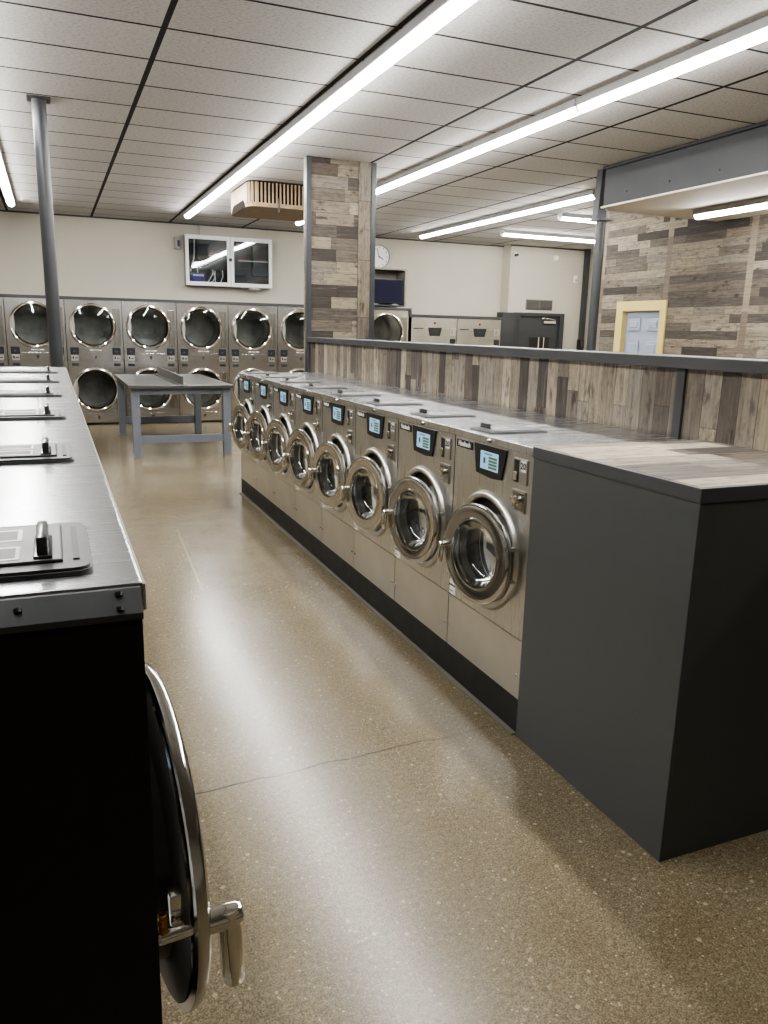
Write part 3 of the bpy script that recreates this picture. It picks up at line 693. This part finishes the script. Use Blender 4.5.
k = root('wall_clock', 'round white-faced wall clock partly behind the wood-clad pillar', 'clock', (5.70, YB, 2.85))
MB().lathe([(0, -.02), (.2, -.02), (.2, -.0), (.0, 0)], 48, 'y').build('face', 'white', k, 30)
MB().lathe([(.195, 0), (.215, -.01), (.215, -.045), (.2, -.05), (.192, -.03)], 48, 'y').build('rim', 'ledgrey', k, 40)
for i in range(12):
    q = MB().box(-.006, .006, -.0225, -.02, .150, .18); q.xf(Matrix.Rotation(2 * PI * i / 12, 4, 'Y')); q.build('hour_mark', 'ink', k)
for nm, L, wd, a in (('hour_hand', .1, .008, 2.1), ('minute_hand', .15, .006, -.3)):
    q = MB().box(-wd, wd, -.027, -.024, -.02, L); q.xf(Matrix.Rotation(a, 4, 'Y')); q.build(nm, 'ink', k)
MB().lathe([(0, -.032), (.012, -.03), (.012, -.02)], 14, 'y').build('hub', 'dark', k)

a = root('alcove_box', 'open grey alcove box on the wall holding the blue screen', 'alcove', (5.28, YB, 1.96))
AW = .82
MB().box(0, AW, -.02, -.002, 0, .66).build('back_panel', 'alcove', a)
MB().box(0, .03, -.4, -.02, 0, .66).build('side_panel', 'alcove', a); MB().box(AW - .03, AW, -.4, -.02, 0, .66).build('side_panel', 'alcove', a)
MB().box(.03, AW - .03, -.4, -.02, 0, .02).build('shelf', 'trim', a); MB().box(.03, AW - .03, -.4, -.02, .635, .66).build('top_panel', 'alcove', a)
t = root('television', 'television showing a plain dark blue screen inside the wall alcove', 'television', (5.69, YB - .36, 1.98))
MB().box(-.365, .365, -.02, .03, .03, .455, .006).build('casing', 'dark', t); MB().box(-.35, .35, -.0235, -.019, .045, .44).build('screen', 'tv', t)
for x in (-.2, .2): MB().box(x - .06, x + .06, -.035, .06, 0, .012, .003).box(x - .015, x + .015, -.0, .02, .01, .04).build('foot', 'ledgrey', t)

# ------------------------------------------------------------------ ceiling heater
h = root('unit_heater', 'old beige ribbed heater hanging under the ceiling left of the pillar', 'heater', (2.235, 9.6, 2.9))
HW, HD, HH = .95, 1.05, .285
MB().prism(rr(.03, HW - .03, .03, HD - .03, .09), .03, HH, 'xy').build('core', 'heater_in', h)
MB().prism(rr(0, HW, 0, HD, .11), -.0, .045, 'xy').build('bottom_pan', 'heater', h)
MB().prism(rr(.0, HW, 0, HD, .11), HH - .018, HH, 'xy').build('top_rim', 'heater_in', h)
for i in range(17):
    x = .11 + i * (HW - .22) / 16
    MB().box(x - .009, x + .009, -.002, .02, .03, HH - .015, .003).build('rib', 'heater', h)
for i in range(20):
    y = .09 + i * (HD - .18) / 19
    MB().box(-.002, .02, y - .015, y + .015, .03, HH - .015, .003).build('rib', 'heater', h)
q = MB()
for a in range(4):
    t_ = PI + PI / 2 * (a + .5) / 4; x, y = .11 + .108 * math.cos(t_), .11 + .108 * math.sin(t_); q.box(x - .012, x + .012, y - .012, y + .012, .03, HH - .015, .003)
q.build('corner_ribs', 'heater', h)
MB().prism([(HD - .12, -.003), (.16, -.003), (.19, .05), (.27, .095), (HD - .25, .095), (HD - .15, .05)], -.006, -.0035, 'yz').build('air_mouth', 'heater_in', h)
MB().tube([(.36, .0, -.05), (.36, -.01, .02), (.36, -.005, .1)], .012, 8).build('valve', 'dark', h, 50)

# ------------------------------------------------------------------ strip lights
def strip(label, x, y0, y1, z, along='y', group='LED strip lights on the ceiling'):
    L = y1 - y0
    r = root('strip_light', label, 'light', (x, y0, z) if along == 'y' else (y0, x, z), 0 if along == 'y' else -PI / 2, group)
    MB().box(-.062, .05, .004, L - .004, -.055, -.002, .004).build('housing', 'ledgrey', r)
    pr = [(.045 * math.cos(a), -.052 + .042 * math.sin(a)) for a in [PI + PI * i / 10 for i in range(11)]]
    MB().prism(pr, .012, L - .012, 'xz').build('lens', 'lens', r, 40)
    for yy in (0.0, L - .014): MB().prism([(p * 1.06, -.05 + (q + .05) * 1.06) for p, q in pr], yy + .001, yy + .013, 'xz').build('end_cap', 'white', r)
    return r
S0 = 2.44
nm = ['at the back-wall end', 'second from the back wall', 'third from the back wall', 'fourth from the back wall', 'fifth from the back wall', 'sixth from the back wall', 'seventh from the back wall']
def run(desc, x, yend, n):
    for k in range(n): strip(f'white strip light {desc}, section {nm[k]}', x, yend - (k + 1) * S0, yend - k * S0, HC)
run('over the aisle', 2.03, 12.74, 5)
run('over the right washer row', 3.71, 12.58, 5)
run('at left behind the grey post', -.39, 12.87, 5)
run('right of pillar, behind the partition', 6.1, 13.1, 2)
strip('white strip light mounted crosswise nearest the back wall by the dark door', 12.0, 7.06, 7.06 + S0, HC, 'x')
strip('short visible strip light mounted crosswise in front of the other crosswise one', 9.95, 6.78, 6.78 + S0, HC, 'x')
strip('white strip light under the lower white ceiling by the board-clad wall', 6.22, 6.68 - S0, 6.68, 2.79)

# crosswise fixtures are rotated -90 deg, so their length runs along +x
# ------------------------------------------------------------------ world, camera, colour
wd = bpy.data.worlds.new('World'); S.world = wd; wd.use_nodes = True
bg = wd.node_tree.nodes['Background']; bg.inputs[0].default_value = (.02, .022, .028, 1); bg.inputs[1].default_value = .5

F, YAW, PITCH, ROLL, CH_ = 785.14, .3978, .2258, -.0228, 1.5014
fw = Vector((math.sin(YAW) * math.cos(PITCH), math.cos(YAW) * math.cos(PITCH), -math.sin(PITCH)))
rt = Vector((math.cos(YAW), -math.sin(YAW), 0)); dn = fw.cross(rt)
r2 = rt * math.cos(ROLL) + dn * math.sin(ROLL); d2 = -rt * math.sin(ROLL) + dn * math.cos(ROLL)
cam = bpy.data.cameras.new('camera'); co = bpy.data.objects.new('camera', cam); COL.objects.link(co)
up, bk = -d2, -fw
co.matrix_world = Matrix(((r2.x, up.x, bk.x, 0), (r2.y, up.y, bk.y, 0), (r2.z, up.z, bk.z, CH_), (0, 0, 0, 1)))
cam.sensor_fit = 'HORIZONTAL'; cam.sensor_width = 36; cam.lens = 36 * F / 768; cam.clip_start = .03; cam.clip_end = 100
S.camera = co
S.view_settings.view_transform = 'AgX'; S.view_settings.look = 'AgX - Medium High Contrast'; S.view_settings.exposure = -.06; S.view_settings.gamma = 1
S.cycles.max_bounces = 8; S.cycles.transparent_max_bounces = 12
